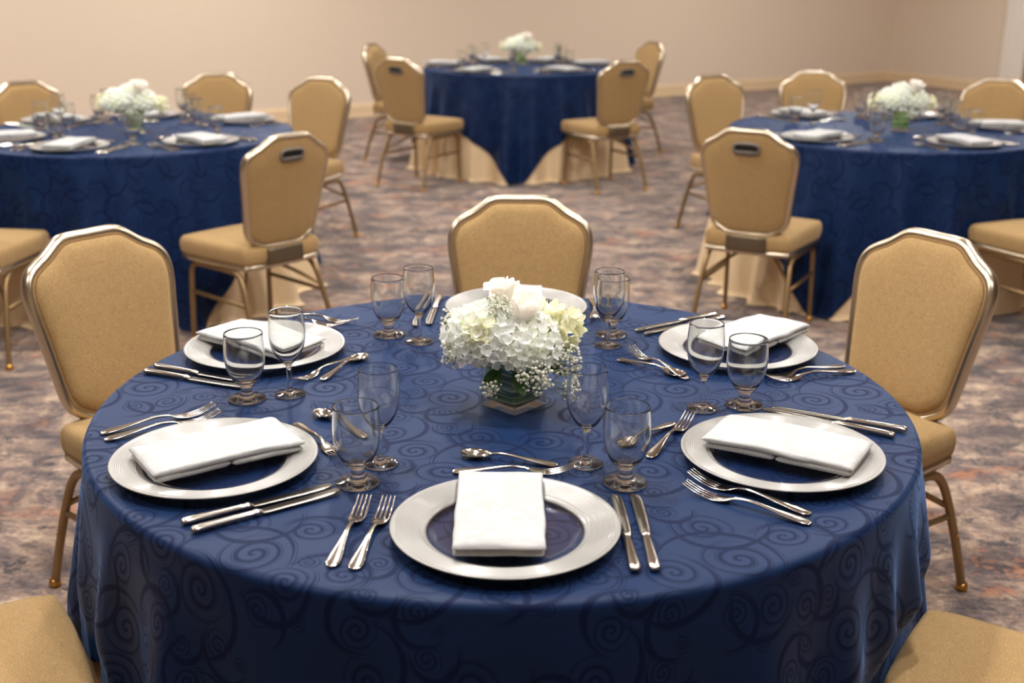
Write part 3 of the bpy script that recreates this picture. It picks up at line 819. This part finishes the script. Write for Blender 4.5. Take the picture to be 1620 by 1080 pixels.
NEAR = {
    'F': dict(deg=270, plate=(.553, .008), cut=C6((.655, -.228, .450, -.205), (.662, -.196, .454, -.168), (.665, .184, .422, .177), (.663, .211, .431, .207), (.337, -.079, .335, .124), (.310, .092, .268, -.061)), glass=[('goblet', (.373, .196)), ('wine', (.298, .138))]),
    'LF': dict(deg=210, plate=(.562, .040), cut=C6((.694, -.187, .490, -.204), (.695, -.154, .489, -.166), (.666, .226, .430, .212), (.661, .259, .428, .235), (.383, -.071, .373, .13), (.301, .059, .329, -.097)), glass=[('goblet', (.384, .215)), ('wine', (.323, .164))]),
    'LB': dict(deg=150, plate=(.572, .018), cut=C6((.730, -.215, .525, -.245), (.734, -.18, .53, -.205), (.695, .204, .455, .178), (.689, .237, .450, .205), (.383, -.057, .392, .125), (.357, .094, .377, -.106)), glass=[('goblet', (.412, .245)), ('wine', (.360, .184))]),
    'B': dict(deg=90, plate=(.585, -.020), cut=C6((.70, -.245, .49, -.235), (.695, -.212, .485, -.205), (.709, .161, .465, .173), (.697, .185, .464, .202), (.36, -.08, .36, .12), (.32, .08, .33, -.07)), glass=[('goblet', (.399, .254)), ('wine', (.350, .183))]),
    'RB': dict(deg=30, plate=(.578, .015), cut=C6((.702, -.172, .483, -.150), (.699, -.206, .492, -.168), (.709, .213, .467, .201), (.707, .243, .463, .231), (.371, -.081, .375, .143), (.321, .087, .365, -.045)), glass=[('goblet', (.407, .236)), ('wine', (.357, .177))]),
    'RF': dict(deg=330, plate=(.545, .000), cut=C6((.643, -.188, .433, -.157), (.653, -.219, .446, -.201), (.680, .186, .436, .197), (.692, .224, .453, .211), (.349, -.117, .340, .105), (.325, .050, .294, -.100)), glass=[('goblet', (.400, .204)), ('wine', (.339, .148))]),
}
NOFF = {'F': (-.022, -.008, 0), 'LF': (-.008, -.008, .06), 'LB': (.02, -.008, -.06), 'B': (.0, 0, .0), 'RB': (.06, .02, .28), 'RF': (.004, .012, .0)}
PL = {'F': (-.008 + .016, 1.5508), 'LF': (-.4809, 1.7876), 'LB': (-.516, 2.3751), 'B': (.0092, 2.6845), 'RB': (.4758, 2.3984), 'RF': (.4469, 1.8254)}
CN = TABLES['near']['c']
WH = {'F': 'front place', 'LF': 'left front place', 'LB': 'left back place', 'B': 'back place', 'RB': 'right back place', 'RF': 'right front place'}
for i, (k, d) in enumerate(NEAR.items()):
    ar = radians(d['deg']); dx, dy = PL[k][0] - CN[0] - (0.016 if k == 'F' else 0), PL[k][1] - CN[1]
    d['plate'] = (dx * cos(ar) + dy * sin(ar), -dx * sin(ar) + dy * cos(ar))
    setting(CN, d['deg'], WH[k], 'nearest table', d, i, NOFF[k])
GEN = C6((.66, -.215, .455, -.205), (.66, -.183, .455, -.173), (.67, .184, .43, .178), (.67, .214, .43, .207), (.36, -.085, .36, .115), (.32, .085, .32, -.075))
FARSET = {
    'left': [(-101, .55, 'nearest-edge left place'), (-41, .55, 'nearest-edge right place'), (42, .58, 'back right place'), (100, .56, 'place behind the flowers'), (146, .58, 'back left place'), (-148, .56, 'leftmost place')],
    'right': [(-138, .56, 'front left place'), (-67, .55, 'front middle place'), (119, .58, 'back left place'), (62, .58, 'place behind the flowers'), (6, .60, 'rightmost place')],
    'far': [(-124, .58, 'front left place'), (-52, .50, 'front right place'), (173, .60, 'left place'), (20, .60, 'right place'), (118, .56, 'back left place'), (66, .56, 'back right place')],
}
n_ = 0
for key, L in FARSET.items():
    T = TABLES[key]
    for deg, rr, wh in L:
        n_ += 1; sh_ = rr - .555
        d = dict(plate=(rr, 0), cut=[(k_, nm, (a[0] + sh_, a[1]), (b_[0] + sh_, b_[1]), ln, lb) for k_, nm, a, b_, ln, lb in GEN], glass=[('goblet', (.385 + sh_, .205)), ('wine', (.315 + sh_, .150))])
        setting(T['c'], deg, wh, T['desc'], d, n_, (0, 0, .1 * sin(n_ * 2.1)), parts=False)

# ------------------------------------------------------------------ flowers
def petal(L, W, curl, nx=3, ny=4, cup=.25, notch=0):
    V, F = [], []
    for j in range(ny + 1):
        t = j / ny; w_ = W * (sin(pi * min(.93, .12 + .88 * t) ** 1.25)) ** .7
        if j == ny: w_ *= .55
        for i in range(nx + 1):
            s = -1 + 2 * i / nx
            V.append((L * t * (1 - .06 * s * s * t), w_ * s, curl * t * t * L + cup * W * s * s * t))
    for j in range(ny):
        for i in range(nx):
            a = j * (nx + 1) + i; F.append((a, a + 1, a + nx + 2, a + nx + 1))
    return V, F
def floret_vf(R, npet, seed, curl=.25):
    rnd = random.Random(seed); L = []
    for k in range(npet):
        m = Matrix.Rotation(2 * pi * k / npet + rnd.uniform(-.15, .15), 4, 'Z') @ Matrix.Rotation(-rnd.uniform(.05, .35), 4, 'Y')
        L.append(xf(petal(R, R * .52, curl * rnd.uniform(.3, 1.4)), m))
    L.append(icosphere(R * .10, (0, 0, R * .06)))
    return join(*L)
FLO = [mesh_data('floret', *floret_vf(.0138, 4, s, .45), M['hyd']) for s in range(4)]
STO = [mesh_data('blossom', *floret_vf(.0185, 5, s + 20, .5), M['stock']) for s in range(3)]
def orient(o, loc, nrm, spin):
    q = Vector(nrm).normalized().to_track_quat('Z', 'Y') @ Quaternion((0, 0, 1), spin)
    o.rotation_mode = 'QUATERNION'; o.rotation_quaternion = q; o.location = loc
def uvsphere(r, sq=1, n=14, m=9):
    return lathe([(r * sin(pi * k / m) if 0 < k < m else 0, -r * sq * cos(pi * k / m)) for k in range(m + 1)], n)
def hydrangea(loc, r, n, label, group, seed, cut=-.45, sq=.9):
    rnd = random.Random(seed); h = empty('hydrangea', label, 'flower', group, loc)
    part('flower_core', uvsphere(r * .80, sq), M['floret_eye'], h)
    for k in range(n):
        z = 1 - (k + .5) / n * (1 - cut); a = k * 2.39996
        q = Vector((sqrt(max(0, 1 - z * z)) * cos(a), sqrt(max(0, 1 - z * z)) * sin(a), z))
        q2 = (q + Vector((rnd.uniform(-.22, .22), rnd.uniform(-.22, .22), rnd.uniform(-.22, .22)))).normalized()
        o = obj('floret', FLO[k % 4], h); rr = r * rnd.uniform(.86, 1.03)
        orient(o, (q.x * rr, q.y * rr, q.z * rr * sq), q2 + q, rnd.random() * 6)
        s = rnd.uniform(.85, 1.12); o.scale = (s, s, s)
    return h
def rose(loc, aim, size, label, group, seed, outer=.012):
    rnd = random.Random(seed); rt = empty('rose', label, 'flower', group, loc)
    rt.rotation_mode = 'QUATERNION'; rt.rotation_quaternion = Vector(aim).normalized().to_track_quat('Z', 'Y')
    def shell(R0, R1, Hh, arc, z0, lip, w_):
        V, F = [], []; nx, ny = 8, 7
        for j in range(ny + 1):
            t = j / ny; r_ = R0 + (R1 - R0) * sin(t * pi / 2) ** .8 + lip * max(0, t - .7) ** 2 * 11
            for i in range(nx + 1):
                s = -1 + 2 * i / nx; a = s * arc * (1 - .35 * t * t * (abs(s)) ** 2)
                hh = z0 + Hh * t * (1 - .18 * s * s * t) + w_ * sin(s * 4 + j)
                V.append((r_ * cos(a) * (1 + .05 * s * t), r_ * sin(a), hh - lip * .5 * max(0, t - .8) * 5 * .6))
        for j in range(ny):
            for i in range(nx):
                a = j * (nx + 1) + i; F.append((a, a + 1, a + nx + 2, a + nx + 1))
        return V, F
    k = 0
    for cnt, R0, R1, Hh, arc, lip, z0 in ((2, .001, .006, .050, 1.8, .0, .004), (3, .003, .011, .052, 1.35, .002, .002), (4, .004, .017, .052, 1.1, .006, 0), (4, .005, .021, .050, 1.0, outer, -.002)):
        for q in range(cnt):
            vf = shell(R0, R1 * rnd.uniform(.94, 1.06), Hh * rnd.uniform(.95, 1.03), arc, z0, lip * rnd.uniform(.6, 1.4), .0006)
            vf = xf(vf, Matrix.Rotation(2 * pi * q / cnt + k * .7, 4, 'Z') @ Matrix.Scale(size, 4))
            part('petal', vf, M['rose'], rt)
        k += 1
    part('calyx', lathe([(0, -.010 * size), (.005 * size, -.008 * size), (.007 * size, 0), (.006 * size, .008 * size)], 12), M['stem'], rt)
    return rt
def stock(loc, r, n, label, group, seed):
    rnd = random.Random(seed); h = empty('stock_flower', label, 'flower', group, loc)
    for k in range(n):
        z = 1 - 2 * (k + .5) / n; a = k * 2.4
        q = Vector((sqrt(1 - z * z) * cos(a), sqrt(1 - z * z) * sin(a) - .3, z)).normalized()
        o = obj('blossom', STO[k % 3], h); orient(o, q * r * rnd.uniform(.7, 1.1), q, rnd.random() * 6)
    part('stem', sweep([Vector((0, 0, 0)), Vector((-loc[0] * .0, 0, -.03))], .003, .003, (1, 0, 0), 6), M['stem'], h)
    return h
def breath(loc, base, rad, n, label, group, seed, bs=.0030):
    rnd = random.Random(seed); h = empty('babys_breath_sprig', label, 'flower', group, loc)
    B = Vector(base) - Vector(loc); SV, SF, BV, BF = [], [], [], []
    hubs = []
    for k in range(max(3, n // 9)):
        q = Vector((rnd.gauss(0, 1), rnd.gauss(0, 1), rnd.gauss(0, 1))).normalized() * rnd.uniform(.2, .7)
        hp = Vector((q.x * rad[0], q.y * rad[1], q.z * rad[2])); hubs.append(hp)
        v, f = sweep([B, B.lerp(hp, .5) + Vector((0, 0, -.006)), hp], .0006, .0006, (.3, 1, .1), 4); n0 = len(SV); SV += v; SF += [tuple(i + n0 for i in q_) for q_ in f]
    for k in range(n):
        q = Vector((rnd.gauss(0, 1), rnd.gauss(0, 1), rnd.gauss(0, 1))).normalized() * rnd.uniform(.35, 1)
        p = Vector((q.x * rad[0], q.y * rad[1], q.z * rad[2])); hb = min(hubs, key=lambda h_: (h_ - p).length)
        v, f = sweep([hb, p], .00035, .0003, (.3, 1, .1), 3, cap=False); n0 = len(SV); SV += v; SF += [tuple(i + n0 for i in q_) for q_ in f]
        v, f = icosphere(bs * rnd.uniform(.6, 1.15), p); n0 = len(BV); BV += v; BF += [tuple(i + n0 for i in q_) for q_ in f]
    part('sprig_stems', (SV, SF), M['stem'], h)
    o = part('tiny_blossoms', (BV, BF), M['breath'], h); o['kind'] = 'stuff'
    return h
def leaf(loc, aim, L, W, label, group, spin=0):
    o = obj('leaf', mesh_data('leaf', *petal(L, W, -.3, 4, 6, .2), M['leaf'])); tag(o, label, 'leaf', group)
    o.location = loc; o.rotation_euler = aim
    return o
def vase(C, rz, label, s=1.0):
    v = empty('square_vase', label, 'vase', 'flower vases', (C[0], C[1], ZT + .0008), rz)
    a, b_, h, fl = .0440, .0382, .092, .013
    def sq(r, z, rd=.003): return [(x, y, z) for x, y in ((r - rd, -r), (r, -r + rd), (r, r - rd), (r - rd, r), (-r + rd, r), (-r, r - rd), (-r, -r + rd), (-r + rd, -r))]
    lv = [sq(a - .001, 0), sq(a, .001), sq(a, h - .001), sq(a - .001, h), sq(b_ + .001, h), sq(b_, h - .001), sq(b_, fl), sq(b_ - .002, fl - .001)]
    V = [p for l in lv for p in l]; F = []
    for i in range(len(lv) - 1):
        for k in range(8): F.append((i * 8 + k, i * 8 + (k + 1) % 8, (i + 1) * 8 + (k + 1) % 8, (i + 1) * 8 + k))
    F.append(tuple(range(7, -1, -1))); F.append(tuple(range(len(V) - 8, len(V))))
    part('glass_cube', (V, F), M['vase'], v, False)
    lv = [sq(b_ - .003, fl + .001, .006), sq(b_ - .001, fl + .004, .006), sq(b_ - .001, h - .003, .006), sq(b_ - .006, h - .006, .006)]
    V = [p for l in lv for p in l]; F = []
    for i in range(len(lv) - 1):
        for k in range(8): F.append((i * 8 + k, i * 8 + (k + 1) % 8, (i + 1) * 8 + (k + 1) % 8, (i + 1) * 8 + k))
    F.append(tuple(range(7, -1, -1))); F.append(tuple(range(len(V) - 8, len(V))))
    part('leaf_lining', (V, F), M['lining'], v, True)
    return v
VC = (.0033, 2.079)
vase(VC, radians(46.9), 'square clear glass vase lined with a green leaf on the nearest table')
G = 'flowers in the nearest centrepiece'
def at(x, y, z): return (VC[0] + x, VC[1] + y, ZT + z)
hydrangea(at(-.052, -.022, .135), .072, 140, 'white hydrangea head at the left front of the nearest centrepiece', G, 1)
hydrangea(at(.022, -.040, .128), .062, 108, 'white hydrangea head at the middle front of the nearest centrepiece', G, 2)
hydrangea(at(.010, .045, .135), .064, 80, 'white hydrangea head at the back of the nearest centrepiece', G, 3)
rose(at(-.018, .010, .185), (-.1, .15, 1), 1.05, 'white rose standing highest in the nearest centrepiece', G, 4)
rose(at(.018, -.036, .168), (.10, -.25, 1), 1.1, 'creamy white rose bud in front of the highest rose', G, 5, .004)
stock(at(.095, -.005, .150), .026, 13, 'pale yellow stock blossoms at the right of the nearest centrepiece', G, 6)
stock(at(.066, .010, .168), .020, 8, 'pale yellow stock blossoms beside the creamy rose bud', G, 7)
stock(at(-.060, -.070, .165), .016, 6, 'pale green-eyed stock blossoms on the left hydrangea', G, 8)
BB = at(0, 0, .08)
breath(at(-.030, -.045, .205), BB, (.030, .02, .022), 110, "baby's breath sprig below the highest rose", G, 9, .0024)
breath(at(-.118, .0, .165), BB, (.020, .02, .022), 44, "baby's breath sprig at the far left of the nearest centrepiece", G, 10, .0026)
breath(at(-.112, -.050, .115), BB, (.018, .02, .032), 80, "baby's breath sprig low on the left of the left hydrangea", G, 11)
breath(at(.040, -.108, .088), BB, (.036, .014, .032), 150, "baby's breath sprig hanging over the front of the vase", G, 12)
breath(at(.094, -.055, .100), BB, (.032, .022, .042), 170, "baby's breath sprig below the yellow stock", G, 13)
breath(at(.098, -.075, .055), BB, (.020, .016, .026), 56, "baby's breath sprig hanging lowest at the right", G, 14)
breath(at(-.040, -.085, .062), BB, (.022, .012, .018), 40, "baby's breath sprig low at the left front of the vase", G, 15)
for i, (x, y, z, e) in enumerate([(.04, -.03, .10, (.2, .1, -.6)), (-.03, -.04, .085, (.1, .35, -1.9)), (.05, .03, .12, (0, -.2, .5)), (-.06, .01, .10, (.1, .2, 2.8)), (.008, -.045, .085, (.1, .5, -1.4)), (.06, -.02, .125, (.1, -.15, -.2))]):
    leaf(at(x, y, z), e, .055, .017, 'small green leaf under the nearest blossoms, ' + ('right of the creamy rose', 'pointing left below the left hydrangea', 'at the back right', 'at the far left under the hydrangea', 'pointing down over the vase front', 'below the yellow stock')[i], 'leaves under the nearest blossoms')
# simpler arrangements on the rear tables
def far_flowers(C, desc, rz, sc):
    vase(C, rz, 'square glass vase with green leaf lining on the ' + desc)
    G2 = 'flowers on the ' + desc
    p = lambda x, y, z: (C[0] + x, C[1] + y, ZT + z)
    hydrangea(p(-.060, -.02, .140), .072, 76, 'white hydrangea head, left half of the bouquet on the ' + desc, G2, 40)
    hydrangea(p(.055, -.01, .138), .066, 66, 'white hydrangea head, right half of the bouquet on the ' + desc, G2, 41)
    hydrangea(p(-.005, .02, .172), .058, 60, 'white hydrangea head, top of the bouquet on the ' + desc, G2, 46)
    rose(p(.040, -.03, .185), (.2, -.2, 1), 1.2, 'white rose beside the top of the bouquet on the ' + desc, G2, 42)
    stock(p(.128, 0, .135), .030, 12, 'pale yellow stock blossoms, right end of the bouquet on the ' + desc, G2, 43)
    stock(p(-.135, 0, .140), .028, 11, 'pale yellow stock blossoms, left end of the bouquet on the ' + desc, G2, 44)
    breath(p(.03, -.08, .085), p(0, 0, .08), (.05, .014, .025), 60, "baby's breath sprig over the vase rim on the " + desc, G2, 45)
far_flowers((-1.783, 5.66), TABLES['left']['desc'], radians(20), 1)
far_flowers((1.895, 5.90), TABLES['right']['desc'], radians(-15), 1)
far_flowers((.057, 9.60), TABLES['far']['desc'], radians(0), 1)
